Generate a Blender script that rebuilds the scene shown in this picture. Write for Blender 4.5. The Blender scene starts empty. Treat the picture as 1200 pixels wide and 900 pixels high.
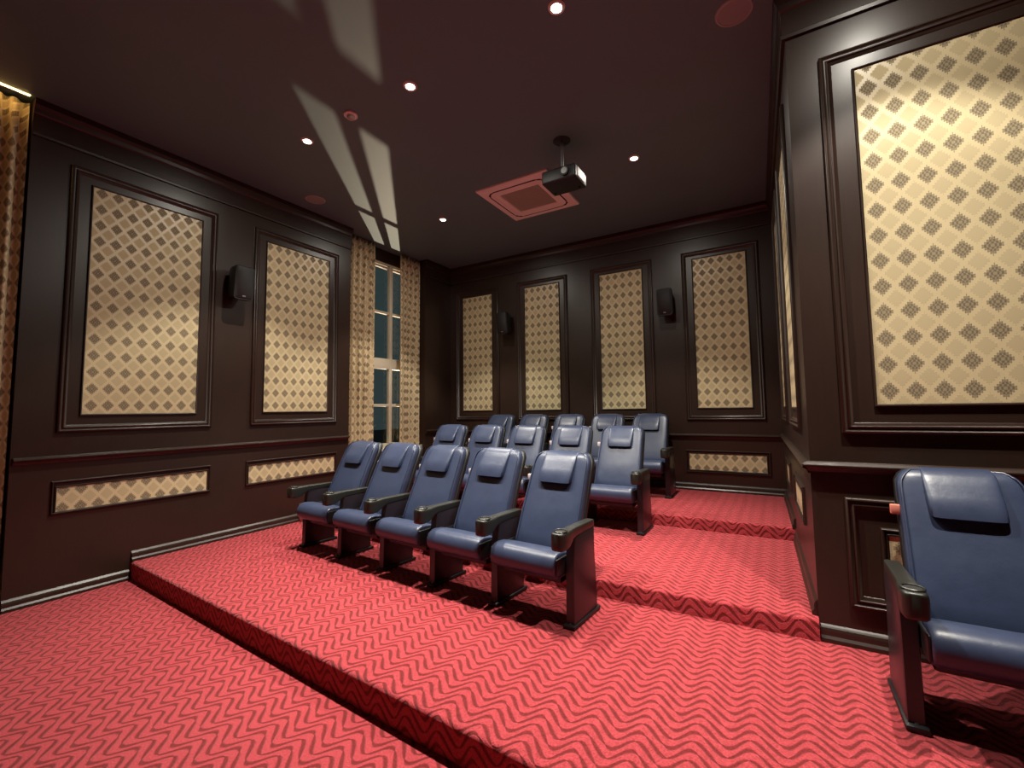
import bpy, bmesh, math, random
from mathutils import Vector, Matrix
random.seed(4)
S = bpy.context.scene
COL = S.collection
PI = math.pi

# ------------------------------------------------------------------ camera
CAM = dict(f=519.83, cx=607.485, cy=442.479, yaw=0.5304, pitch=0.0704, roll=-0.0135, h=1.5)
cd = bpy.data.cameras.new('camera'); cam = bpy.data.objects.new('camera', cd); COL.objects.link(cam)
cd.sensor_fit = 'HORIZONTAL'; cd.sensor_width = 36.0
cd.lens = CAM['f'] / 1200 * 36
cd.shift_x = -(CAM['cx'] - 600) / 1200
cd.shift_y = (CAM['cy'] - 450) / 1200
cd.clip_start = 0.02
ya, pi_, ro = CAM['yaw'], CAM['pitch'], CAM['roll']
fw = Vector((-math.sin(ya) * math.cos(pi_), math.cos(ya) * math.cos(pi_), math.sin(pi_)))
r0 = Vector((math.cos(ya), math.sin(ya), 0)); u0 = r0.cross(fw)
r1 = r0 * math.cos(ro) + u0 * math.sin(ro); u1 = -r0 * math.sin(ro) + u0 * math.cos(ro)
M3 = Matrix((r1, u1, -fw)).transposed()
cam.matrix_world = Matrix.Translation((0, 0, CAM['h'])) @ M3.to_4x4()
S.camera = cam

# ------------------------------------------------------------------ world + exposure
w = bpy.data.worlds.new('night'); S.world = w; w.use_nodes = True
w.node_tree.nodes['Background'].inputs[0].default_value = (0.030, 0.044, 0.045, 1)
w.node_tree.nodes['Background'].inputs[1].default_value = 1.0
S.view_settings.view_transform = 'Standard'; S.view_settings.look = 'None'
S.view_settings.gamma = 1.0; S.view_settings.use_curve_mapping = False
S.view_settings.exposure = 0.0
SPOT_W = 320.0            # each recessed downlight: peaked beam
SPOT_RIM, SPILL = 0.66, 0.056   # share of the wider rim beam and of the open spill of the lens
FLOOD_W = 1250.0
COVE_E = 26.0

# ------------------------------------------------------------------ room measures (metres)
XL, YB, ZC, YF = -5.18, 6.37, 4.10, 3.156
XRF, XRB = 0.138, 0.020                 # side wall of the raised alcove, front and back end
Z1, Z2, Z3 = 0.157, 0.2755, 0.391
def Y1(x): return 1.501 - 0.0548 * x
def Y2(x): return 3.1136 + 0.0131 * x if x > -1.3 else 3.0966 - 0.085 * (x + 1.3)
def Y3(x): return 4.787
XE, YE = 3.6, -4.2                      # right wall and screen wall, behind the camera

# ------------------------------------------------------------------ helpers
def link(o, parent=None):
    COL.objects.link(o)
    if parent is not None: o.parent = parent
    return o
def mesh_obj(name, verts, faces, mat, parent=None, smooth=False, uv=None):
    me = bpy.data.meshes.new(name)
    me.from_pydata([tuple(v) for v in verts], [], faces)
    me.validate(); 
    bm = bmesh.new(); bm.from_mesh(me); bmesh.ops.recalc_face_normals(bm, faces=bm.faces); bm.to_mesh(me); bm.free()
    if mat: me.materials.append(mat)
    if smooth: me.polygons.foreach_set('use_smooth', [True] * len(me.polygons))
    if uv:
        l = me.uv_layers.new(name='UVMap')
        for lp in me.loops:
            l.data[lp.index].uv = uv(me.vertices[lp.vertex_index].co)
    me.update()
    return link(bpy.data.objects.new(name, me), parent)
def bm_obj(name, bm, mat, parent=None, smooth=None, uv=None):
    bmesh.ops.recalc_face_normals(bm, faces=bm.faces)
    me = bpy.data.meshes.new(name); bm.to_mesh(me); bm.free()
    if mat: me.materials.append(mat)
    if smooth is not None:
        me.polygons.foreach_set('use_smooth', [True] * len(me.polygons))
        if smooth < 180: me.set_sharp_from_angle(angle=math.radians(smooth))
    if uv:
        l = me.uv_layers.new(name='UVMap')
        for lp in me.loops: l.data[lp.index].uv = uv(me.vertices[lp.vertex_index].co)
    return link(bpy.data.objects.new(name, me), parent)
def add_box(bm, a, b, bev=0.0, seg=2):
    a, b = Vector(a), Vector(b)
    c, s = (a + b) / 2, (b - a)
    g = bmesh.ops.create_cube(bm, size=1, matrix=Matrix.Translation(c) @ Matrix.Diagonal((abs(s.x), abs(s.y), abs(s.z), 1)))
    if bev:
        es = {e for v in g['verts'] for e in v.link_edges}
        bmesh.ops.bevel(bm, geom=list(es), offset=bev, segments=seg, profile=0.5, affect='EDGES')
def box(name, a, b, mat, parent=None, bev=0.0, seg=2):
    bm = bmesh.new(); add_box(bm, a, b, bev, seg)
    return bm_obj(name, bm, mat, parent, smooth=40 if bev else None)
def add_cyl(bm, p, q, r, n=20, r2=None):
    p, q = Vector(p), Vector(q); d = q - p
    rot = d.to_track_quat('Z', 'Y').to_matrix().to_4x4()
    bmesh.ops.create_cone(bm, cap_ends=True, segments=n, radius1=r, radius2=r if r2 is None else r2, depth=d.length,
                          matrix=Matrix.Translation((p + q) / 2) @ rot)
def cyl(name, p, q, r, mat, parent=None, n=20, r2=None):
    bm = bmesh.new(); add_cyl(bm, p, q, r, n, r2); return bm_obj(name, bm, mat, parent, smooth=40)
def lathe(name, prof, mat, parent=None, n=32, centre=(0, 0, 0)):
    V, F = [], []; m = len(prof)
    for i in range(n):
        a = 2 * PI * i / n
        for r, z in prof: V.append((centre[0] + r * math.cos(a), centre[1] + r * math.sin(a), centre[2] + z))
    for i in range(n):
        for j in range(m - 1):
            F.append((i * m + j, ((i + 1) % n) * m + j, ((i + 1) % n) * m + j + 1, i * m + j + 1))
    if prof[0][0] > 1e-6 and False: pass
    o = mesh_obj(name, V, F, mat, parent, smooth=True)
    bm = bmesh.new(); bm.from_mesh(o.data); bmesh.ops.remove_doubles(bm, verts=bm.verts, dist=1e-5)
    bmesh.ops.recalc_face_normals(bm, faces=bm.faces); bm.to_mesh(o.data); bm.free()
    o.data.polygons.foreach_set('use_smooth', [True] * len(o.data.polygons)); o.data.set_sharp_from_angle(angle=math.radians(40))
    return o
def loft(name, rings, mat, parent=None, caps=True, sharp=60):
    V, F = [], []; n = len(rings[0])
    for r in rings: V += [tuple(p) for p in r]
    for i in range(len(rings) - 1):
        for j in range(n):
            k = (j + 1) % n
            F.append((i * n + j, i * n + k, (i + 1) * n + k, (i + 1) * n + j))
    if caps:
        F.append(tuple(range(n))[::-1]); F.append(tuple((len(rings) - 1) * n + j for j in range(n)))
    o = mesh_obj(name, V, F, mat, parent, smooth=True)
    o.data.set_sharp_from_angle(angle=math.radians(sharp))
    return o
def sup(hx, hy, n, e=4.0):
    """superellipse outline"""
    out = []
    for i in range(n):
        a = 2 * PI * (i + 0.5) / n
        c, s = math.cos(a), math.sin(a)
        out.append((hx * math.copysign(abs(c) ** (2 / e), c), hy * math.copysign(abs(s) ** (2 / e), s)))
    return out
def empty(name, loc, rz=0.0, parent=None):
    o = bpy.data.objects.new(name, None); o.location = loc; o.rotation_euler = (0, 0, rz); o.empty_display_size = 0.1
    return link(o, parent)
def tag(o, label, cat, group=None):
    o['label'] = label; o['category'] = cat
    if group: o['group'] = group
    return o
def struct(o): o['kind'] = 'structure'; return o
def copy_tree(o, parent=None):
    c = o.copy(); COL.objects.link(c); c.parent = parent
    for ch in list(o.children):
        if ch is not c: copy_tree(ch, c)
    return c

# ------------------------------------------------------------------ materials
def new_mat(name):
    m = bpy.data.materials.new(name); m.use_nodes = True
    nt = m.node_tree; return m, nt, nt.nodes['Principled BSDF']
class G:
    """tiny expression builder for shader maths"""
    def __init__(s, nt): s.nt = nt
    def m(s, op, a, b=None, c=None):
        n = s.nt.nodes.new('ShaderNodeMath'); n.operation = op
        for i, v in enumerate((a, b, c)):
            if v is None: continue
            if isinstance(v, (int, float)): n.inputs[i].default_value = v
            else: s.nt.links.new(v, n.inputs[i])
        return n.outputs[0]
    def step(s, x, lo, hi):
        n = s.nt.nodes.new('ShaderNodeMapRange'); n.interpolation_type = 'SMOOTHSTEP'
        s.nt.links.new(x, n.inputs[0]); n.inputs[1].default_value = lo; n.inputs[2].default_value = hi
        n.inputs[3].default_value = 0; n.inputs[4].default_value = 1; return n.outputs[0]
    def mix(s, f, a, b):
        n = s.nt.nodes.new('ShaderNodeMix'); n.data_type = 'RGBA'
        for i, v in ((0, f), (6, a), (7, b)):
            if isinstance(v, (int, float)): n.inputs[i].default_value = v
            elif isinstance(v, tuple): n.inputs[i].default_value = (*v, 1)
            else: s.nt.links.new(v, n.inputs[i])
        return n.outputs[2]
    def noise(s, co, scale, detail=3, rough=0.55):
        n = s.nt.nodes.new('ShaderNodeTexNoise'); n.inputs['Scale'].default_value = scale
        n.inputs['Detail'].default_value = detail; n.inputs['Roughness'].default_value = rough
        if co is not None: s.nt.links.new(co, n.inputs['Vector'])
        return n.outputs[0]
    def coord(s, kind='Object'):
        n = s.nt.nodes.new('ShaderNodeTexCoord'); return n.outputs[kind]
    def xyz(s, v):
        n = s.nt.nodes.new('ShaderNodeSeparateXYZ'); s.nt.links.new(v, n.inputs[0]); return n.outputs
    def scale(s, v, sc):
        n = s.nt.nodes.new('ShaderNodeMapping'); n.inputs['Scale'].default_value = sc; s.nt.links.new(v, n.inputs[0]); return n.outputs[0]
    def bump(s, h, strength, dist, bsdf):
        n = s.nt.nodes.new('ShaderNodeBump'); n.inputs['Strength'].default_value = strength; n.inputs['Distance'].default_value = dist
        s.nt.links.new(h, n.inputs['Height']); s.nt.links.new(n.outputs[0], bsdf.inputs['Normal'])
    def to(s, out, sock): s.nt.links.new(out, sock)

def plain(name, col, rough=0.5, metal=0.0, noise_amt=0.12, scale=30, bump=0.0, coat=0.0):
    m, nt, b = new_mat(name); g = G(nt)
    n = g.noise(g.coord(), scale, 4)
    d = tuple(c * (1 - noise_amt) for c in col); l = tuple(min(1, c * (1 + noise_amt)) for c in col)
    g.to(g.mix(n, d, l), b.inputs['Base Color'])
    b.inputs['Roughness'].default_value = rough; b.inputs['Metallic'].default_value = metal; b.inputs['Coat Weight'].default_value = coat
    if bump: g.bump(n, bump, 0.002, b)
    return m
def emitter(name, col, e):
    m, nt, b = new_mat(name)
    b.inputs['Base Color'].default_value = (*col, 1); b.inputs['Emission Color'].default_value = (*col, 1); b.inputs['Emission Strength'].default_value = e
    return m
def wood_mat():
    m, nt, b = new_mat('dark_wood'); g = G(nt)
    co = g.coord()
    v = g.scale(co, (9, 9, 0.7))
    n = g.noise(v, 6, 5, 0.6); n2 = g.noise(co, 1.3, 3)
    f = g.m('MULTIPLY_ADD', n2, 0.5, g.m('MULTIPLY', n, 0.5))
    g.to(g.mix(f, (0.017, 0.0085, 0.006), (0.040, 0.022, 0.0155)), b.inputs['Base Color'])
    g.to(g.m('MULTIPLY_ADD', n2, 0.12, 0.29), b.inputs['Roughness'])
    b.inputs['Specular IOR Level'].default_value = 0.45
    g.bump(n, 0.05, 0.001, b)
    return m
def damask_mat(name, px, pz, ground, light, dark, sheen=0.3):
    m, nt, b = new_mat(name); g = G(nt)
    o = g.xyz(g.coord('UV'))
    u = g.m('DIVIDE', o[0], px); v = g.m('DIVIDE', o[1], pz)
    def cell(off):
        fu = g.m('ABSOLUTE', g.m('SUBTRACT', g.m('FRACT', g.m('ADD', u, off)), 0.5))
        fv = g.m('ABSOLUTE', g.m('SUBTRACT', g.m('FRACT', g.m('ADD', v, off)), 0.5))
        wob = g.m('MULTIPLY', g.m('SINE', g.m('MULTIPLY', g.m('SUBTRACT', fu, fv), 38.0)), 0.11)
        d = g.m('ADD', g.m('ADD', g.m('DIVIDE', fu, 0.40), g.m('DIVIDE', fv, 0.36)), wob)
        return fu, fv, g.m('SUBTRACT', 1.0, g.step(d, 0.93, 1.03)), d
    fu1, fv1, m1, d1 = cell(0.0); fu2, fv2, m2, d2 = cell(0.5)
    orn = g.m('MULTIPLY', g.m('SINE', g.m('MULTIPLY_ADD', fu1, 44.0, g.m('MULTIPLY', fv1, 12.0))), g.m('SINE', g.m('MULTIPLY_ADD', fv1, 40.0, 0.9)))
    orn = g.step(orn, -0.25, 0.25)
    weave = g.noise(g.scale(g.coord('UV'), (1, 1, 1)), 420, 2)
    blot = g.noise(g.coord('UV'), 5, 3)
    dk2 = tuple(0.55 * a + 0.45 * c for a, c in zip(dark, light))
    cd_ = g.mix(orn, dark, dk2)
    lt2 = tuple(0.8 * a + 0.2 * c for a, c in zip(light, ground))
    c = g.mix(m2, ground, g.mix(weave, light, lt2)); c = g.mix(m1, c, cd_)
    c = g.mix(g.m('MULTIPLY', blot, 0.12), c, tuple(x * 0.7 for x in ground))
    g.to(c, b.inputs['Base Color'])
    anym = g.m('MAXIMUM', m1, m2)
    g.to(g.m('MULTIPLY_ADD', anym, 0.45, 0.38), b.inputs['Roughness'])
    b.inputs['Specular IOR Level'].default_value = sheen
    g.bump(g.m('ADD', g.m('MULTIPLY', anym, 0.7), g.m('MULTIPLY', weave, 0.3)), 0.25, 0.0015, b)
    return m
def carpet_mat():
    m, nt, b = new_mat('red_carpet'); g = G(nt)
    co = g.coord(); o = g.xyz(co)
    lam, amp, per = 0.200, 0.043, 0.113
    ph = g.m('MULTIPLY', o[0], 2 * PI / lam)
    n0 = g.noise(co, 4, 2)
    yz = g.m('ADD', o[1], o[2])
    v = g.m('SUBTRACT', yz, g.m('MULTIPLY', g.m('SINE', g.m('ADD', ph, g.m('MULTIPLY', g.m('SINE', ph), 0.25))), amp))
    v = g.m('ADD', v, g.m('MULTIPLY', n0, 0.014))
    def line(off, thick, thin, bias):
        # a stroke that swells on one flank of the wave and thins out over its crests
        f = g.m('ABSOLUTE', g.m('SUBTRACT', g.m('FRACT', g.m('ADD', g.m('DIVIDE', v, per), off)), 0.5))
        f = g.m('MULTIPLY', f, per)
        slope = g.m('POWER', g.m('ABSOLUTE', g.m('COSINE', g.m('ADD', ph, bias))), 0.7)
        wd = g.m('MULTIPLY_ADD', slope, thick, thin)
        return g.m('SUBTRACT', 1.0, g.step(g.m('DIVIDE', f, wd), 0.35, 1.35))
    L = g.m('MAXIMUM', line(0.0, 0.0145, 0.0014, 0.45), line(0.5, 0.0145, 0.0014, -0.45))
    tuft = g.step(g.noise(co, 150, 4, 0.75), 0.30, 0.70); big = g.noise(co, 2.2, 3)
    red = g.mix(tuft, (0.26, 0.026, 0.034), (0.62, 0.080, 0.096))
    red = g.mix(g.m('MULTIPLY', big, 0.25), red, (0.42, 0.022, 0.03))
    dark = g.mix(tuft, (0.10, 0.006, 0.007), (0.20, 0.020, 0.018))
    g.to(g.mix(g.m('MULTIPLY', L, 0.93), red, dark), b.inputs['Base Color'])
    b.inputs['Roughness'].default_value = 0.95; b.inputs['Specular IOR Level'].default_value = 0.12
    b.inputs['Sheen Weight'].default_value = 0.25; b.inputs['Sheen Tint'].default_value = (1, 0.55, 0.55, 1)
    h = g.m('ADD', g.m('MULTIPLY', g.m('SUBTRACT', 1.0, L), 0.8), g.m('MULTIPLY', tuft, 0.35))
    g.bump(h, 0.7, 0.008, b)
    return m
def leather_mat(name, col, rough=0.36):
    m, nt, b = new_mat(name); g = G(nt); co = g.coord()
    n = g.noise(co, 260, 3, 0.6); w_ = g.noise(co, 9, 4); big = g.noise(co, 3, 2)
    g.to(g.mix(w_, tuple(c * 0.82 for c in col), tuple(c * 1.2 for c in col)), b.inputs['Base Color'])
    g.to(g.m('MULTIPLY_ADD', w_, 0.16, rough - 0.08), b.inputs['Roughness'])
    g.bump(g.m('ADD', g.m('MULTIPLY', n, 0.10), g.m('MULTIPLY', w_, 0.9)), 0.28, 0.008, b)
    return m
def glass_mat():
    m, nt, b = new_mat('window_glass')
    nt.nodes.remove(b); out = nt.nodes['Material Output']
    t = nt.nodes.new('ShaderNodeBsdfTransparent'); t.inputs[0].default_value = (0.92, 0.95, 0.95, 1)
    gl = nt.nodes.new('ShaderNodeBsdfGlossy'); gl.inputs['Roughness'].default_value = 0.02
    lw = nt.nodes.new('ShaderNodeLayerWeight'); g = G(nt)
    fr = g.m('MULTIPLY_ADD', g.m('POWER', lw.outputs['Facing'], 5.0), 0.6, 0.05)
    mx = nt.nodes.new('ShaderNodeMixShader')
    nt.links.new(fr, mx.inputs[0]); nt.links.new(t.outputs[0], mx.inputs[1]); nt.links.new(gl.outputs[0], mx.inputs[2])
    nt.links.new(mx.outputs[0], out.inputs[0]); return m

WOOD = wood_mat()
DAMASK = damask_mat('damask_wall_fabric', 0.113, 0.1465, (0.60, 0.50, 0.295), (0.475, 0.39, 0.225), (0.135, 0.104, 0.064), 0.5)
CURT = damask_mat('damask_curtain', 0.095, 0.125, (0.62, 0.50, 0.31), (0.48, 0.38, 0.23), (0.14, 0.10, 0.06), 0.25)
CARPET = carpet_mat()
NAVY = leather_mat('navy_leather', (0.034, 0.046, 0.090))
BLACKP = plain('black_plastic', (0.007, 0.007, 0.008), 0.48, bump=0.05, scale=300)
PANELV = plain('burgundy_black_vinyl', (0.016, 0.010, 0.013), 0.34, bump=0.08, scale=250)
ARMM = plain('dark_olive_plastic', (0.015, 0.0145, 0.011), 0.40, bump=0.06, scale=250)
CEILM = plain('ceiling_mauve_paint', (0.105, 0.195, 0.210), 0.55, noise_amt=0.06, scale=3)
WHITEP = plain('off_white_plastic', (0.86, 0.83, 0.78), 0.45, noise_amt=0.03)
GRILLE = plain('grey_grille', (0.40, 0.42, 0.34), 0.6, noise_amt=0.1, scale=120)
SLOT = plain('slot_black', (0.01, 0.008, 0.008), 0.7)
CREAM = plain('cream_window_paint', (0.60, 0.53, 0.40), 0.45, noise_amt=0.05)
STEEL = plain('steel', (0.55, 0.55, 0.55), 0.3, metal=1.0, noise_amt=0.04)
TAGM = plain('pale_tag', (0.70, 0.60, 0.60), 0.7)
REDTAG = plain('red_tag', (0.75, 0.25, 0.18), 0.6)
PLASTER = plain('dark_plaster', (0.05, 0.045, 0.04), 0.8)
GLASS = glass_mat()
LAMP = emitter('downlight_lens', (1.0, 0.93, 0.80), 40.0)
COVE = emitter('warm_led', (1.0, 0.60, 0.20), COVE_E)
ASPH = plain('asphalt', (0.03, 0.03, 0.03), 0.9)

# ------------------------------------------------------------------ floor and platforms
fl = box('floor', (-5.7, YE, -0.12), (XE, 2.2, 0.0), CARPET); struct(fl)
def platform(name, yfn, xa, xb, zb, zt, poly_right=None):
    """carpeted step: riser, rounded nosing, tread; back edge under the wall"""
    r = 0.022; prof = [(0.0, zb), (0.0, zt - r)]
    for k in range(1, 6):
        a = PI / 2 * k / 5; prof.append((r - r * math.cos(a), zt - r + r * math.sin(a)))
    V, F = [], []; n = len(prof) + 2
    xs = sorted({xa, xb} | {x for x in (-3.2, -1.3) if xa < x < xb})
    for x in xs:
        for dy, z in prof: V.append((x, yfn(x) + dy, z))
        xx = poly_right if (poly_right is not None and x == xb) else x
        V.append((xx, YB + 0.02, zt)); V.append((xx, YB + 0.02, zb))
    for i in range(len(xs) - 1):
        for j in range(n): k = (j + 1) % n; F.append((i * n + j, i * n + k, (i + 1) * n + k, (i + 1) * n + j))
    F.append(tuple(range(n))); F.append(tuple(range((len(xs) - 1) * n, len(xs) * n)))
    o = mesh_obj(name, V, F, CARPET, smooth=True); o.data.set_sharp_from_angle(angle=math.radians(35)); return struct(o)
platform('floor_platform', Y1, -5.46, XE, 0.0, Z1)
platform('floor_platform', Y2, -5.46, XRF - 0.001, Z1, Z2, XRB)
platform('floor_platform', Y3, -5.46, XRF - 0.055, Z2, Z3, XRB)

# ------------------------------------------------------------------ ceiling
struct(box('ceiling', (-5.7, YE, ZC), (XE, YB + 0.2, ZC + 0.15), CEILM))

# ------------------------------------------------------------------ walls
def place(o, origin, rz): o.location = origin; o.rotation_euler = (0, 0, rz); return o
def wall(name, origin, rz, boxes):
    bm = bmesh.new()
    for a, b in boxes: add_box(bm, a, b)
    return struct(place(bm_obj(name, bm, WOOD), origin, rz))
def strip(name, x0, x1, prof, par, miter0=0, miter1=0):
    """moulding run along local x; prof = (out, z); out is toward the room (-y)"""
    V, F = [], []; n = len(prof)
    for x, mt in ((x0, miter0), (x1, miter1)):
        for o_, z in prof: V.append((x + mt * o_, -o_, z))
    for j in range(n): k = (j + 1) % n; F.append((j, k, n + k, n + j))
    F.append(tuple(range(n))); F.append(tuple(range(n, 2 * n)))
    return mesh_obj(name, V, F, WOOD, par)
def rail(par, x0, x1, zt, m0=0, m1=0):
    p = [(0, zt - 0.060), (0.012, zt - 0.060), (0.016, zt - 0.046), (0.024, zt - 0.034), (0.036, zt - 0.030), (0.042, zt - 0.024), (0.042, zt - 0.018), (0.027, zt - 0.006), (0.015, zt), (0, zt)]
    return strip('chair_rail', x0, x1, p, par, m0, m1)
def crown(par, x0, x1, m0=0, m1=0):
    z = 3.80
    p = [(0, z), (0.020, z), (0.024, z + 0.020), (0.016, z + 0.028), (0.016, z + 0.18), (0.028, z + 0.19), (0.034, z + 0.22), (0.050, z + 0.25), (0.052, ZC), (0, ZC)]
    return strip('crown_moulding', x0, x1, p, par, m0, m1)
def base(par, x0, x1, zf, m0=0, m1=0):
    p = [(0, zf), (0.030, zf), (0.030, zf + 0.022), (0.019, zf + 0.036), (0.019, zf + 0.062), (0.015, zf + 0.076), (0.008, zf + 0.084), (0, zf + 0.092)]
    return strip('skirting', x0, x1, p, par, m0, m1)
PROF_BIG = [(0.000, 0.0), (0.000, 0.016), (0.006, 0.024), (0.013, 0.026), (0.019, 0.017), (0.024, 0.014), (0.030, 0.014), (0.034, 0.020), (0.041, 0.021), (0.046, 0.013), (0.055, 0.008), (0.062, 0.0)]
PROF_SMALL = [(0.000, 0.0), (0.000, 0.014), (0.006, 0.020), (0.012, 0.019), (0.018, 0.008), (0.024, 0.0)]
def frame(par, x0, x1, z0, z1, prof, inward=True, name='panel_moulding'):
    """mitred rectangular frame: prof = (distance from the outer edge toward the middle, height toward the room)"""
    V, F = [], []; n = len(prof)
    for cx, cz, sx, sz in ((x0, z0, 1, 1), (x1, z0, -1, 1), (x1, z1, -1, -1), (x0, z1, 1, -1)):
        for t, h in prof: V.append((cx + sx * t, -h, cz + sz * t))
    for i in range(4):
        for j in range(n - 1):
            k = (i + 1) % 4; F.append((i * n + j, k * n + j, k * n + j + 1, i * n + j + 1))
    o = mesh_obj(name, V, F, WOOD, par, smooth=True); o.data.set_sharp_from_angle(angle=math.radians(50)); return o
def fabric(par, x0, x1, z0, z1, ph=(0, 0)):
    d = 0.006; bm = bmesh.new(); add_box(bm, (x0, -d, z0), (x1, 0.004, z1))
    o = bm_obj('fabric_panel', bm, DAMASK, par, uv=lambda c: (c.x - x0 + ph[0], c.z - z0 + ph[1]))
    frame(par, x0 - 0.014, x1 + 0.014, z0 - 0.014, z1 + 0.014, [(0, 0), (0, 0.010), (0.005, 0.015), (0.010, 0.013), (0.014, 0.005)], name='panel_bead')
    return o
def bay(par, x0, x1, pt, pb, lt, lb, lx0=None, lx1=None, fr_top=3.66, fr_bot=1.355, gap=0.152, low=(0.035, 0.058, 0.022), ph=(0, 0), tall=True):
    if tall:
        fabric(par, x0, x1, pb, pt, ph)
        frame(par, x0 - gap, x1 + gap, fr_bot, fr_top, PROF_BIG)
    if lx0 is not None:
        fabric(par, lx0, lx1, lb, lt, (ph[0] + 0.02, 0.05))
        gx, gt, gb = low
        frame(par, lx0 - gx, lx1 + gx, lb - gb, lt + gt, PROF_SMALL)

# left wall: local x = world y.  piers at -4.2..-0.8, 1.0..4.15, 5.69..6.37; two window recesses between
D = 0.34
WA0, WA1, WB0, WB1 = -0.85, 1.00, 4.15, 5.69          # recesses
GA0, GA1, GB0, GB1 = -0.60, 0.75, 4.635, 5.67          # glazed openings
GZ0, GZ1 = 0.92, 3.90
bx = [((YE, 0, 0), (WA0, D, ZC)), ((WA1, 0, 0), (WB0, D, ZC)), ((WB1, 0, 0), (YB + 0.2, D, ZC))]
for a, b, c, d_ in ((WA0, WA1, GA0, GA1), (WB0, WB1, GB0, GB1)):
    bx += [((a, 0.24, 0), (b, D, GZ0)), ((a, 0.24, GZ1), (b, D, ZC)), ((a, 0.24, GZ0), (c, D, GZ1)), ((d_, 0.24, GZ0), (b, D, GZ1))]
wl = wall('wall_left', (XL, 0, 0), PI / 2, bx)
bay(wl, 1.3955, 2.2557, 3.5226, 1.506, 0.899, 0.707, 1.27, 2.384)
bay(wl, 2.9558, 3.7886, 3.5226, 1.506, 0.899, 0.707, 2.81, 3.917, ph=(0.03, 0))
bay(wl, -2.4, -1.4, 3.5226, 1.506, 0.899, 0.707, -2.5, -1.3)
for a, b in ((YE, WA0), (WA1, WB0), (WB1, YB)):
    rail(wl, a + 0.012, b - (0.012 if b != YB else 0), 1.168); crown(wl, a + (0 if a == YE else 0.0), b, 0, -1 if b == YB else 0)
base(wl, YE, WA0, 0.0); base(wl, WA1, Y1(XL) - 0.001, 0.0); base(wl, Y1(XL), Y2(XL) - 0.001, Z1); base(wl, Y2(XL), WB0, Z2); base(wl, WB1, YB, Z3, 0, -1)

# back wall: local x = world x
wb = wall('wall_back', (0, YB, 0), 0, [((XL - D, 0, 0), (XRB + 0.3, 0.2, ZC))])
for i, (a, b) in enumerate(((-4.8746, -4.255), (-3.5865, -2.9681), (-2.2748, -1.6407), (-0.9385, -0.2957))):
    bay(wb, a, b, 3.508, 1.483, 0.872, 0.662, a - 0.14, b + 0.128, fr_top=3.62, fr_bot=1.318, gap=0.150, low=(0.045, 0.048, 0.036), ph=(0.02 + 0.01 * i, 0.01))
rail(wb, XL, XRB, 1.135, 1, -1); crown(wb, XL, XRB, 1, -1); base(wb, XL, XRB, Z3, 1, -1)

# side wall of the alcove: faces the window wall
sl = Vector((XRF - XRB, YF - YB, 0)); SL = sl.length; srz = math.atan2(sl.y, sl.x)
ws = wall('wall_side', (XRB, YB, 0), srz, [((-0.1, 0, 0), (SL - 0.0005, 0.16, ZC))])
for a, b in ((5.62, 5.08), (4.36, 3.68)):
    bay(ws, YB - a, YB - b, 3.47, 1.487, 0.885, 0.71, YB - a - 0.03, YB - b + 0.03, fr_top=3.62, fr_bot=1.34, gap=0.15)
rail(ws, 0, SL, 1.160, 1, 1); crown(ws, 0, SL, 1, 1); base(ws, 0, YB - Y3(0), Z3, 1, 0); base(ws, YB - Y3(0) + 0.001, YB - YF - 0.02, Z2)

# wall on the right, in front of the alcove
wf = wall('wall_right', (0, YF, 0), 0, [((XRF, 0, 0), (XE + 0.2, 0.2, ZC))])
bay(wf, 0.4715, 1.62, 3.459, 1.498, 0.79, 0.50, None, None, fr_top=3.600, fr_bot=1.335, gap=0.170)
fabric(wf, 0.480, 1.61, 0.50, 0.782); frame(wf, 0.445, 1.645, 0.465, 0.822, PROF_SMALL); frame(wf, 0.292, 1.80, 0.375, 0.975, PROF_BIG)
bay(wf, 2.25, 3.3, 3.459, 1.498, 0.79, 0.50, None, None, fr_top=3.600, fr_bot=1.335, gap=0.170)
fabric(wf, 2.25, 3.3, 0.50, 0.782); frame(wf, 2.215, 3.335, 0.465, 0.822, PROF_SMALL); frame(wf, 2.08, 3.47, 0.375, 0.975, PROF_BIG)
rail(wf, XRF, XE, 1.172, -1, -1); crown(wf, XRF, XE, -1, -1); base(wf, XRF + 0.006, XE, Z1, 0, -1)

# unseen ends of the hall behind the camera
wr = wall('wall_end', (XE, 0, 0), -PI / 2, [((-YF - 0.2, 0, 0), (-YE, 0.2, ZC))]); rail(wr, -YF, -YE, 1.168); crown(wr, -YF, -YE)
wfr = wall('wall_front', (0, YE, 0), PI, [((-XE - 0.2, 0, 0), (-XL + 0.4, 0.2, ZC))]); rail(wfr, -XE, -XL, 1.168); crown(wfr, -XE, -XL)

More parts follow.
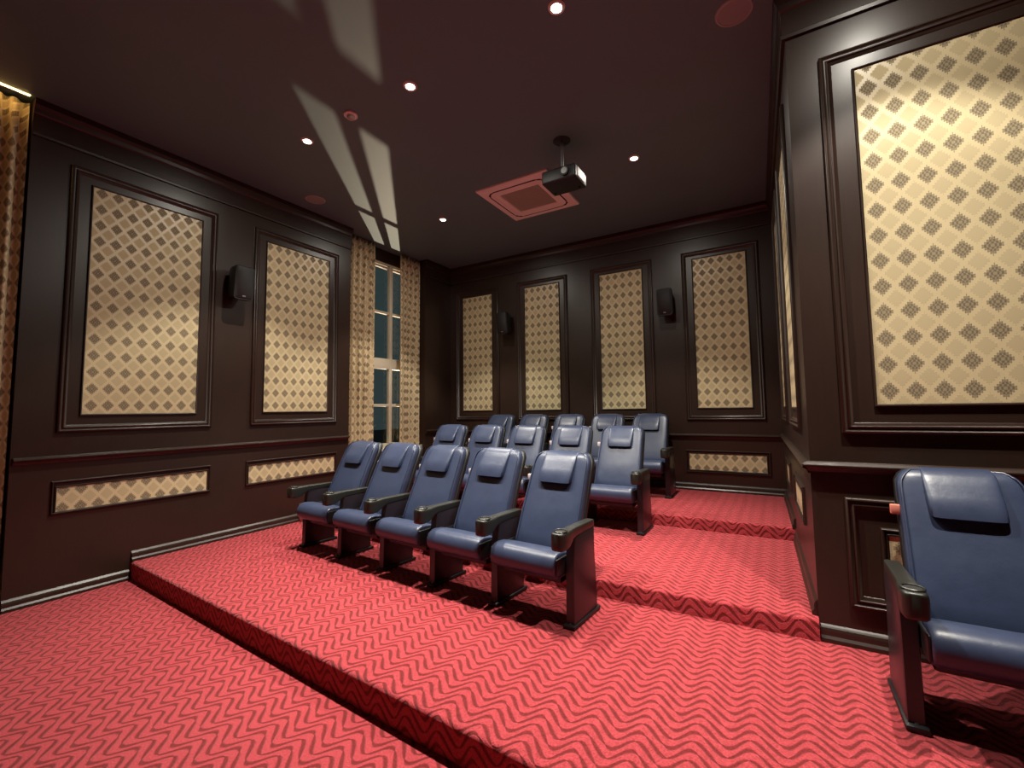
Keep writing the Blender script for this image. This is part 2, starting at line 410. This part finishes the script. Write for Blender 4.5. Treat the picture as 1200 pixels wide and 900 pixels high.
# ------------------------------------------------------------------ windows
def window(name, y0, y1, bars, transom):
    """glazed opening in the left wall, local frame of the wall"""
    t = struct(place(bpy.data.objects.new(name, None), (XL, 0, 0), PI / 2)); COL.objects.link(t)
    yo = 0.255; yi = 0.310
    ym = (y0 + y1) / 2; fwid = 0.05
    bm = bmesh.new()
    add_box(bm, (y0, yo, GZ0), (y0 + fwid, yi, GZ1)); add_box(bm, (y1 - fwid, yo, GZ0), (y1, yi, GZ1))
    add_box(bm, (y0 + fwid, yo, GZ1 - 0.03), (y1 - fwid, yi, GZ1)); add_box(bm, (y0 + fwid, yo, GZ0), (y1 - fwid, yi, GZ0 + 0.06))
    bm_obj('window_frame', bm, CREAM, t)
    box('mullion', (ym - 0.030, yo - 0.012, GZ0 + 0.06), (ym + 0.030, yi, GZ1 - 0.03), CREAM, t, 0.006)
    box('transom', (y0 + fwid, yo - 0.006, transom[0]), (y1 - fwid, yi - 0.002, transom[1]), CREAM, t, 0.006)
    for z in bars:
        for a, b in ((y0 + fwid, ym - 0.030), (ym + 0.030, y1 - fwid)):
            box('glazing_bar', (a, yo + 0.004, z - 0.020), (b, yi - 0.006, z + 0.020), CREAM, t, 0.005)
    cuts = [GZ0 + 0.06] + sum([[z - 0.02, z + 0.02] for z in sorted(bars) if z < transom[0]], []) + [transom[0], transom[1]] + sum([[z - 0.02, z + 0.02] for z in sorted(bars) if z > transom[1]], []) + [GZ1 - 0.03]
    for i in range(0, len(cuts), 2):
        for a, b in ((y0 + fwid, ym - 0.030), (ym + 0.030, y1 - fwid)):
            box('pane', (a, 0.281, cuts[i]), (b, 0.285, cuts[i + 1]), GLASS, t)
    box('window_sill', (y0 - 0.03, 0.06, GZ0 - 0.04), (y1 + 0.02, 0.262, GZ0), CREAM, t, 0.006)
    return t
window('window_1', GB0, GB1, (3.83, 3.08, 1.585), (2.165, 2.335))
window('window_2', GA0, GA1, (3.83, 3.08, 1.585), (2.165, 2.335))

# ------------------------------------------------------------------ curtains
def curtain(y0, y1, zb, label, folds, seed, depth=0.045, xoff=0.12, zt=ZC - 0.012):
    rnd = random.Random(seed); n = folds * 12 + 1; m = 26
    ph = [rnd.uniform(-0.5, 0.5) for _ in range(folds + 2)]; am = [rnd.uniform(0.7, 1.25) for _ in range(folds + 2)]
    V, F, UV = [], [], []
    for j in range(m):
        t = j / (m - 1); z = zb + (zt - zb) * t; arc = 0; prev = None
        pinch = 0.55 + 0.45 * math.cos(PI * min(1, max(0, (t - 0.90) / 0.10)) / 2)
        for i in range(n):
            s = i / (n - 1); k = s * folds; a = int(min(k, folds - 1e-6)); fr = k - a
            A = depth * (am[a] * (1 - fr) + am[a + 1] * fr) * (0.82 + 0.18 * math.sin(3 * t + a)) * pinch
            d = A * math.sin(2 * PI * k + ph[a] * (1 - fr) + ph[a + 1] * fr + 0.25 * math.sin(2.4 * t + a))
            y = y0 + (y1 - y0) * s + 0.012 * math.sin(2 * PI * k + 1.3 + 2 * t) * (1 - abs(2 * s - 1))
            p = Vector((XL - xoff + d, y, z))
            if prev is not None: arc += math.hypot(p.x - prev.x, p.y - prev.y)
            prev = p; V.append(p); UV.append((arc, z))
    for j in range(m - 1):
        for i in range(n - 1): F.append((j * n + i, j * n + i + 1, (j + 1) * n + i + 1, (j + 1) * n + i))
    me = bpy.data.meshes.new('curtain'); me.from_pydata([tuple(v) for v in V], [], F); me.materials.append(CURT)
    l = me.uv_layers.new(name='UVMap')
    for lp in me.loops: l.data[lp.index].uv = UV[lp.vertex_index]
    me.polygons.foreach_set('use_smooth', [True] * len(me.polygons))
    o = link(bpy.data.objects.new('curtain', me))
    s = o.modifiers.new('thickness', 'SOLIDIFY'); s.thickness = 0.004; s.offset = 0
    return tag(o, label, 'curtain', 'damask window curtains')
curtain(4.165, 4.69, Z2 + 0.01, 'beige damask curtain hanging between the paned window and a fabric wall panel', 5, 2)
curtain(5.215, 5.675, Z3 + 0.01, 'beige damask curtain between the paned window and the back wall corner', 5, 5)
curtain(0.38, 0.985, 0.01, 'beige damask curtain under a warm glowing ceiling slot before the first wall panel', 6, 9, depth=0.045, xoff=0.055, zt=ZC - 0.03)
t = box('light_strip', (XL + 0.030, -0.83, ZC - 0.005), (XL + 0.045, 0.97, ZC - 0.001), COVE)
tag(t, 'warm light strip on the ceiling above the nearest curtain', 'light strip')

# ------------------------------------------------------------------ ceiling fixtures
def downlight(x, y, label, on=True):
    t = empty('downlight', (x, y, ZC))
    lathe('trim_ring', [(0.034, -0.001), (0.036, -0.010), (0.046, -0.012), (0.054, -0.006), (0.056, 0.0)], WHITEP, t, 28)
    bm = bmesh.new(); bmesh.ops.create_circle(bm, cap_ends=True, segments=24, radius=0.035, matrix=Matrix.Translation((0, 0, -0.003)))
    bm_obj('lens', bm, LAMP, t)
    for half, blend, e in ((34, 1.0, SPOT_W), (46.5, 0.32, SPOT_W * SPOT_RIM)):
        ld = bpy.data.lights.new('downlight_beam', 'SPOT'); ld.energy = e; ld.color = (1.0, 0.935, 0.82)
        ld.spot_size = math.radians(2 * half); ld.spot_blend = blend; ld.shadow_soft_size = 0.03
        lo = bpy.data.objects.new('downlight_beam', ld); lo.location = (0, 0, -0.02); link(lo, t)
    ld = bpy.data.lights.new('downlight_spill', 'AREA'); ld.shape = 'DISK'; ld.size = 0.07; ld.energy = SPOT_W * SPILL; ld.color = (1.0, 0.94, 0.82)
    lo = bpy.data.objects.new('downlight_spill', ld); lo.location = (0, 0, -0.016); link(lo, t)
    return tag(t, label, 'downlight', 'recessed ceiling downlights')
for x, y, l in ((-3.795, 2.52, 'lit recessed downlight beside the smoke detector, towards the window wall'),
                (-2.437, 2.50, 'lit recessed downlight of the row over the front seats, between its two neighbours'),
                (-1.127, 2.475, 'lit recessed downlight over the aisle end of the front seats'),
                (0.62, 2.33, 'lit recessed downlight above the lone chair by the large wall panel'),
                (-3.849, 4.581, 'lit recessed downlight near the paned window behind the air conditioner'),
                (-1.189, 4.477, 'lit recessed downlight beside the projector')):
    downlight(x, y, l)
def ceiling_speaker(x, y, label):
    t = empty('ceiling_speaker', (x, y, ZC))
    lathe('speaker_rim', [(0.098, -0.004), (0.100, -0.008), (0.112, -0.007), (0.116, 0.0)], CEILW, t, 36)
    lathe('speaker_grille', [(0.0, -0.007), (0.06, -0.007), (0.099, -0.005)], CEILG, t, 36)
    tag(t, label, 'speaker', 'round ceiling speakers')
CEILW = plain('speaker_rim_paint', (0.36, 0.40, 0.38), 0.5, noise_amt=0.04)
CEILG = plain('speaker_grille_paint', (0.27, 0.31, 0.30), 0.6, noise_amt=0.15, scale=400)
ceiling_speaker(-0.138, 3.117, 'round flush ceiling speaker near the projecting wall corner')
ceiling_speaker(-4.80, 3.31, 'round flush ceiling speaker close to the window wall')
t = empty('smoke_detector', (-3.126, 2.482, ZC))
lathe('base', [(0.058, 0.0), (0.058, -0.014), (0.050, -0.020), (0.0, -0.020)], WHITEP, t, 28)
lathe('sensor_head', [(0.034, -0.020), (0.032, -0.040), (0.022, -0.046), (0.0, -0.046)], GRILLE, t, 24)
tag(t, 'small round smoke detector on the mauve ceiling', 'smoke detector')

# ceiling cassette air conditioner
AX, AY, AH = -2.535, 4.640, 0.470
t = empty('air_conditioner', (AX, AY, ZC))
bm = bmesh.new()
prof = [(0.0, 0.0), (0.0, -0.018), (0.012, -0.030), (0.10, -0.034), (0.205, -0.034), (0.210, -0.026), (0.215, -0.018)]
V, F = [], []; n = len(prof)
for sx, sy in ((1, 1), (-1, 1), (-1, -1), (1, -1)):
    for d, z in prof: V.append((sx * (AH - d), sy * (AH - d), z))
for i in range(4):
    k = (i + 1) % 4
    for j in range(n - 1): F.append((i * n + j, k * n + j, k * n + j + 1, i * n + j + 1))
bm.free()
mesh_obj('cassette_panel', V, F, WHITEP, t)
box('intake_grille', (-0.257, -0.257, -0.024), (0.257, 0.257, -0.012), GRILLE, t)
bm = bmesh.new()
for i in range(17):
    y = -0.24 + i * 0.03; add_box(bm, (-0.255, y - 0.004, -0.030), (0.255, y + 0.004, -0.024))
o = bm_obj('grille_slats', bm, GRILLE, t); o['kind'] = 'stuff'
def slot_strip(dx, half, bend, wid):
    """curved outlet slot along one side (local +y side), as ribbon just below the panel"""
    pts = []
    for i in range(25):
        s = -1 + 2 * i / 24; x = s * half
        y = dx - bend * max(0.0, (abs(s) - 0.72) / 0.28) ** 1.5
        pts.append((x, y))
    V, F = [], []
    for x, y in pts:
        for z in (-0.0335, -0.0375): 
            V += [(x, y - wid / 2, z), (x, y + wid / 2, z)]
    for i in range(24):
        a, b = i * 4, i * 4 + 4
        F += [(a, a + 1, b + 1, b), (a + 2, b + 2, b + 3, a + 3), (a, b, b + 2, a + 2), (a + 1, a + 3, b + 3, b + 1)]
    return V, F
for k in range(4):
    V, F = slot_strip(0.375, 0.375, 0.055, 0.016)
    o = mesh_obj('outlet_slot', V, F, SLOT, t); o.rotation_euler = (0, 0, k * PI / 2)
    V, F = slot_strip(0.345, 0.30, 0.0, 0.045)
    o = mesh_obj('louvre', V, F, WHITEP, t); o.rotation_euler = (0, 0, k * PI / 2)
tag(t, 'square ceiling cassette air conditioner with a beige intake grille', 'air conditioner')

# projector on its pole
t = empty('projector', (-1.71, 3.81, ZC))
lathe('mount_plate', [(0.0, -0.012), (0.075, -0.012), (0.085, -0.004), (0.085, 0.0)], BLACKP, t, 24)
cyl('pole', (0, 0, -0.01), (0.0, 0, -0.31), 0.016, STEEL, t)
bm = bmesh.new(); add_box(bm, (-0.05, -0.05, -0.325), (0.05, 0.05, -0.305), 0.004); add_cyl(bm, (0, 0, -0.305), (0, 0, -0.27), 0.026)
for sx in (-1, 1):
    for sy in (-1, 1): add_box(bm, (sx * 0.05 - 0.008, sy * 0.05 - 0.008, -0.34), (sx * 0.05 + 0.008, sy * 0.05 + 0.008, -0.315))
bm_obj('bracket', bm, BLACKP, t, smooth=40)
b_ = box('body', (-0.16, -0.135, -0.462), (0.19, 0.150, -0.335), BLACKP, t, 0.018, 3)
box('side_vent', (0.186, -0.085, -0.440), (0.196, 0.085, -0.352), WHITEP, b_, 0.003)
cyl('lens_barrel', (0.09, -0.130, -0.398), (0.09, -0.160, -0.398), 0.042, BLACKP, b_, 28)
cyl('lens_glass', (0.09, -0.158, -0.398), (0.09, -0.163, -0.398), 0.030, STEEL, b_, 24)
for sx in (-0.12, 0.14): cyl('foot', (sx, 0.09, -0.462), (sx, 0.09, -0.472), 0.012, BLACKP, b_, 12)
tag(t, 'black projector hanging from the ceiling on a steel pole', 'projector')

# ------------------------------------------------------------------ wall speakers
def wall_speaker(loc, rz, label, tilt=0.12):
    t = empty('wall_speaker', loc, rz)
    box('wall_plate', (-0.05, -0.018, -0.09), (0.05, 0.0, 0.09), BLACKP, t, 0.004)
    cyl('bracket_arm', (0, -0.016, 0), (0, -0.075, 0.0), 0.016, BLACKP, t, 14)
    c = empty_mesh_cab(t, tilt)
    return tag(t, label, 'speaker', 'black wall speakers')
def empty_mesh_cab(t, tilt):
    # tapered cabinet, wider at the front, rounded edges
    rings = []
    for y, hx, hz in ((0.0, 0.070, 0.150), (0.012, 0.085, 0.168), (0.10, 0.100, 0.182), (0.165, 0.104, 0.186), (0.178, 0.100, 0.182)):
        rings.append([(px, -0.062 - y, pz) for px, pz in sup(hx, hz, 32, 9)])
    cab = loft('cabinet', rings, BLACKP, t, sharp=50)
    g = loft('speaker_grille', [[(px, -0.240, pz + 0.004) for px, pz in sup(0.092, 0.170, 32, 10)], [(px, -0.246, pz + 0.004) for px, pz in sup(0.088, 0.166, 32, 10)]], SLOT, cab)
    bm = bmesh.new(); add_box(bm, (-0.017, -0.2505, -0.150), (0.017, -0.2455, -0.136), 0.002)
    bm_obj('badge', bm, STEEL, cab)
    cab.rotation_euler = (tilt, 0, 0)
    return cab
wall_speaker((XL, 2.585, 2.93), PI / 2, 'black box speaker on the window wall between two fabric panels')
wall_speaker((-3.905, YB, 2.95), 0, 'black box speaker on the back wall above the window end seats')
wall_speaker((-1.285, YB, 2.95), 0, 'black box speaker on the back wall between the panels nearest the aisle')

# ------------------------------------------------------------------ cinema chairs
PITCH = 0.590
def back_axis(s):
    """front surface line of the backrest, s = 0 bottom .. 1 top -> (y, z)"""
    y = 0.165 + 0.262 * s + 0.040 * s * s; z = 0.370 + 0.645 * s
    return y, z
def build_chair(right_arm):
    t = empty('cinema_chair', (0, 0, 0))
    n = 32
    # --- backrest cushion
    rings = []
    S_ = [0.0, 0.012, 0.05, 0.15, 0.28, 0.42, 0.56, 0.70, 0.82, 0.90, 0.945, 0.972, 0.990, 1.0]
    for s in S_:
        y, z = back_axis(s)
        hw = 0.245 - 0.018 * s
        if s > 0.88: q = (s - 0.88) / 0.12; hw = hw - 0.075 * (1 - math.sqrt(max(0, 1 - q * q)))
        th0 = 0.052 - 0.008 * s; th = th0
        if s < 0.03: th *= 0.75; hw -= 0.012
        if s > 0.95: th *= math.sqrt(max(0.10, 1 - ((s - 0.95) / 0.05) ** 2))
        belly = 0.016 * math.exp(-((s - 0.30) / 0.16) ** 2)
        ring = []
        for px, py in sup(hw, th, n, 4.6):
            dy = 0.0
            if py < 0: dy = -belly * (1 - (px / hw) ** 2) + 0.006 * (1 - (px / hw) ** 2)
            ring.append((px, y + th0 + py + dy, z))
        rings.append(ring)
    bk = loft('backrest', rings, NAVY, t)
    # --- raised seam round the front edge
    path = []
    def edge(s, sx):
        y, z = back_axis(s); hw = 0.245 - 0.018 * s
        if s > 0.88: q = (s - 0.88) / 0.12; hw -= 0.075 * (1 - math.sqrt(max(0, 1 - q * q)))
        back = 0.0
        if s > 0.95: th0 = 0.052 - 0.008 * s; back = th0 * (1 - math.sqrt(max(0.10, 1 - ((s - 0.95) / 0.05) ** 2)))
        return Vector((sx * (hw - 0.012), y + 0.007 + back, z))
    ss = [0.06, 0.2, 0.35, 0.5, 0.65, 0.78, 0.87, 0.92, 0.955, 0.98, 0.993]
    path = [edge(s, -1) for s in ss] + [edge(0.998, k / 4 * 0.72) for k in range(-3, 4)] + [edge(s, 1) for s in reversed(ss)]
    rings = []
    for i, p in enumerate(path):
        d = (path[min(i + 1, len(path) - 1)] - path[max(i - 1, 0)]).normalized(); a1 = d.orthogonal().normalized() if i == 0 else (a1 - d * a1.dot(d)).normalized(); a2 = d.cross(a1)
        rings.append([p + (a1 * math.cos(k * PI / 3) + a2 * math.sin(k * PI / 3)) * 0.0055 for k in range(6)])
    loft('piping', rings, NAVY, bk)
    # --- rear shell
    rings = []
    for s in [0.05, 0.06, 0.2, 0.4, 0.6, 0.8, 0.9, 0.95, 0.975, 0.985]:
        y, z = back_axis(s); hw = 0.250 - 0.020 * s
        if s > 0.86: q = (s - 0.86) / 0.125; hw -= 0.07 * (1 - math.sqrt(max(0, 1 - q * q)))
        rings.append([(px, y + 0.105 + py, z) for px, py in sup(hw, 0.032, n, 5)])
    loft('back_shell', rings, BLACKP, t)
    # --- headrest pad
    rings = []
    for s, th, hw in ((0.690, 0.006, 0.118), (0.693, 0.032, 0.127), (0.712, 0.052, 0.131), (0.76, 0.053, 0.133), (0.83, 0.043, 0.134), (0.90, 0.028, 0.134), (0.955, 0.022, 0.133), (0.985, 0.019, 0.131), (1.003, 0.014, 0.129), (1.012, 0.005, 0.126)):
        y, z = back_axis(s)
        if s > 0.95: y += 0.040 * ((s - 0.95) / 0.062) ** 2
        rings.append([(px, y + 0.010 + (py if py < 0 else py * 0.6), z - (0.014 if s < 0.72 else 0) * (-min(0, py) / 0.043)) for px, py in sup(hw, th, n, 7)])
    loft('headrest', rings, NAVY, bk)
    # --- small side tag
    yy, zz = back_axis(0.70)
    o = box('side_tag', (-0.268, yy + 0.040, zz - 0.024), (-0.226, yy + 0.066, zz + 0.022), TAGM, bk, 0.004); o['label'] = 'small pale tag on the backrest edge'
    # --- seat cushion: section in yz, lofted along x
    sec = [(0.27, 0.285), (0.15, 0.288), (0.04, 0.292)]
    for k in range(11):
        a = -PI / 2 - PI * k / 10; sec.append((-0.018 + 0.080 * math.cos(a), 0.373 + 0.080 * math.sin(a)))
    sec += [(0.05, 0.446), (0.14, 0.420), (0.27, 0.370)]
    cy = sum(p[0] for p in sec) / len(sec); cz = sum(p[1] for p in sec) / len(sec)
    rings = []
    for x, k in ((-0.247, 0.82), (-0.244, 0.92), (-0.236, 0.975), (-0.215, 1.0), (-0.10, 1.008), (0, 1.010), (0.10, 1.008), (0.215, 1.0), (0.236, 0.975), (0.244, 0.92), (0.247, 0.82)):
        rings.append([(x, cy + (p[0] - cy) * (1 + (k - 1) * 0.6), cz + (p[1] - cz) * k) for p in sec])
    st = loft('seat', rings, NAVY, t)
    bm = bmesh.new(); add_box(bm, (-0.225, 0.03, 0.240), (0.225, 0.28, 0.300), 0.02)
    bm_obj('seat_pan', bm, BLACKP, st, smooth=40)
    for sx in (-1, 1):
        bm = bmesh.new(); add_box(bm, (sx * 0.244, -0.075, 0.318), (sx * 0.260, 0.25, 0.425), 0.010)
        bm_obj('hinge_cover', bm, BLACKP, st, smooth=40)
    # --- side panels with armrests
    for sx in ((-1, 1) if right_arm else (-1,)):
        x = sx * PITCH / 2
        pts = [(0.012, 0.025), (0.335, 0.025), (0.335, 0.10), (0.312, 0.40), (0.312, 0.555), (0.042, 0.555), (0.020, 0.40)]
        rings = []
        for dx, ins in ((-0.031, 0.010), (-0.027, 0.0), (0.027, 0.0), (0.031, 0.010)):
            c0, c1 = 0.175, 0.30
            rings.append([(x + dx, c0 + (p[0] - c0) * (1 - ins / 0.16), c1 + (p[1] - c1) * (1 - ins / 0.27)) for p in pts])
        sp = loft('side_panel', rings, PANELV, t, sharp=25)
        box('foot_plate', (x - 0.040, -0.012, 0.0), (x + 0.040, 0.365, 0.027), BLACKP, sp, 0.008)
        for yb in (0.02, 0.333): cyl('bolt', (x, yb, 0.026), (x, yb, 0.031), 0.011, STEEL, sp, 10)
        rings = []
        for y, hw, zt, zb in ((-0.146, 0.020, 0.596, 0.508), (-0.142, 0.034, 0.601, 0.500), (-0.128, 0.043, 0.604, 0.496), (-0.09, 0.046, 0.604, 0.495), (-0.05, 0.045, 0.604, 0.502), (-0.02, 0.041, 0.604, 0.517), (0.015, 0.037, 0.604, 0.538), (0.05, 0.035, 0.604, 0.548), (0.18, 0.033, 0.602, 0.551), (0.29, 0.032, 0.600, 0.551), (0.315, 0.028, 0.597, 0.553), (0.320, 0.022, 0.592, 0.556)):
            rings.append([(x + px, y, (zt + zb) / 2 + pz) for px, pz in sup(hw, (zt - zb) / 2, 24, 6)])
        ar = loft('armrest', rings, ARMM, t, sharp=50)
        lathe('cup_ring', [(0.032, 0.001), (0.033, 0.006), (0.037, 0.008), (0.041, 0.005), (0.042, 0.0)], ARMM, ar, 28, (x, -0.088, 0.604))
        lathe('cup_well', [(0.0, 0.0015), (0.0325, 0.0015)], SLOT, ar, 24, (x, -0.088, 0.604))
    return t
mid = build_chair(False); end = build_chair(True)
ORD = ['aisle end', 'second from the aisle', 'middle', 'second from the window wall', 'window wall end']
rows = [('front row', -1.158, 2.560, Z1, 0.603, -0.078, 'front row cinema chairs'),
        ('second row', -1.205, 4.330, Z2, 0.595, 0.0, 'second row cinema chairs'),
        ('back row', -1.215, 5.620, Z3, 0.595, 0.0, 'back row cinema chairs')]
used = {'mid': False, 'end': False}
def put_chair(kind, loc, rz, label, group):
    src = end if kind == 'end' else mid
    o = src if not used[kind] else copy_tree(src)
    used[kind] = True
    o.location = loc; o.rotation_euler = (0, 0, rz); return tag(o, label, 'chair', group)
protos = []
for rn, xe, y0, z, pit, rz, grp in rows:
    for i in range(5):
        lab = {0: 'navy leather cinema chair at the aisle end of the %s, arms on both sides',
               1: 'navy leather cinema chair second from the aisle end of the %s',
               2: 'navy leather cinema chair in the middle of the %s',
               3: 'navy leather cinema chair second from the window wall in the %s',
               4: 'navy leather cinema chair at the window wall end of the %s'}[i] % rn
        protos.append(('end' if i == 0 else 'mid', (xe - (i + 0.5) * pit * math.cos(rz), y0 - (i + 0.5) * pit * math.sin(rz), z), rz, lab, grp))
protos.append(('end', (0.425 + PITCH / 2, 2.465, Z1), 0.0, 'navy leather cinema chair standing alone against the dark panelled wall', None))
for a in protos: 
    o = put_chair(*a)
    if a[4] is None and 'group' in o: del o['group']
lone = o
for ch in lone.children:
    for g_ in ch.children:
        if g_.name.startswith('side_tag'):
            g_.data = g_.data.copy(); g_.data.materials.clear(); g_.data.materials.append(REDTAG); g_['label'] = 'small red tag on the backrest edge'

# ------------------------------------------------------------------ outdoors: ground and the floodlight whose beam comes up through the window
gr = box('ground', (-30, -20, -0.35), (-5.75, 40, -0.15), ASPH); struct(gr)
src = Vector((-7.65, 7.734, 0.64))     # 3.4 m outside the glass, from where the bars' shadows fall on the ceiling
t = empty('floodlight', (src.x, src.y, -0.15))
box('base_plate', (-0.12, -0.12, 0.0), (0.12, 0.12, 0.02), STEEL, t)
cyl('post', (0, 0, 0.02), (0, 0, src.z + 0.07), 0.03, STEEL, t)
aim = Vector((-5.40, 5.10, 2.75)) - src
q = aim.to_track_quat('-Z', 'Y')
hdm = box('lamp_head', (-0.15, -0.10, -0.02), (0.15, 0.10, 0.06), BLACKP, t, 0.01)
hdm.location = (0, 0, src.z + 0.15); hdm.rotation_euler = q.to_euler()
ld = bpy.data.lights.new('flood_beam', 'SPOT'); ld.energy = FLOOD_W; ld.color = (1, 0.74, 0.52); ld.spot_size = math.radians(64); ld.spot_blend = 0.4; ld.shadow_soft_size = 0.03
lo = bpy.data.objects.new('flood_beam', ld); link(lo, t); lo.location = Vector((0, 0, src.z + 0.15)) + aim.normalized() * 0.06; lo.rotation_euler = q.to_euler()
tag(t, 'black floodlight on a short post outside the paned window', 'floodlight')
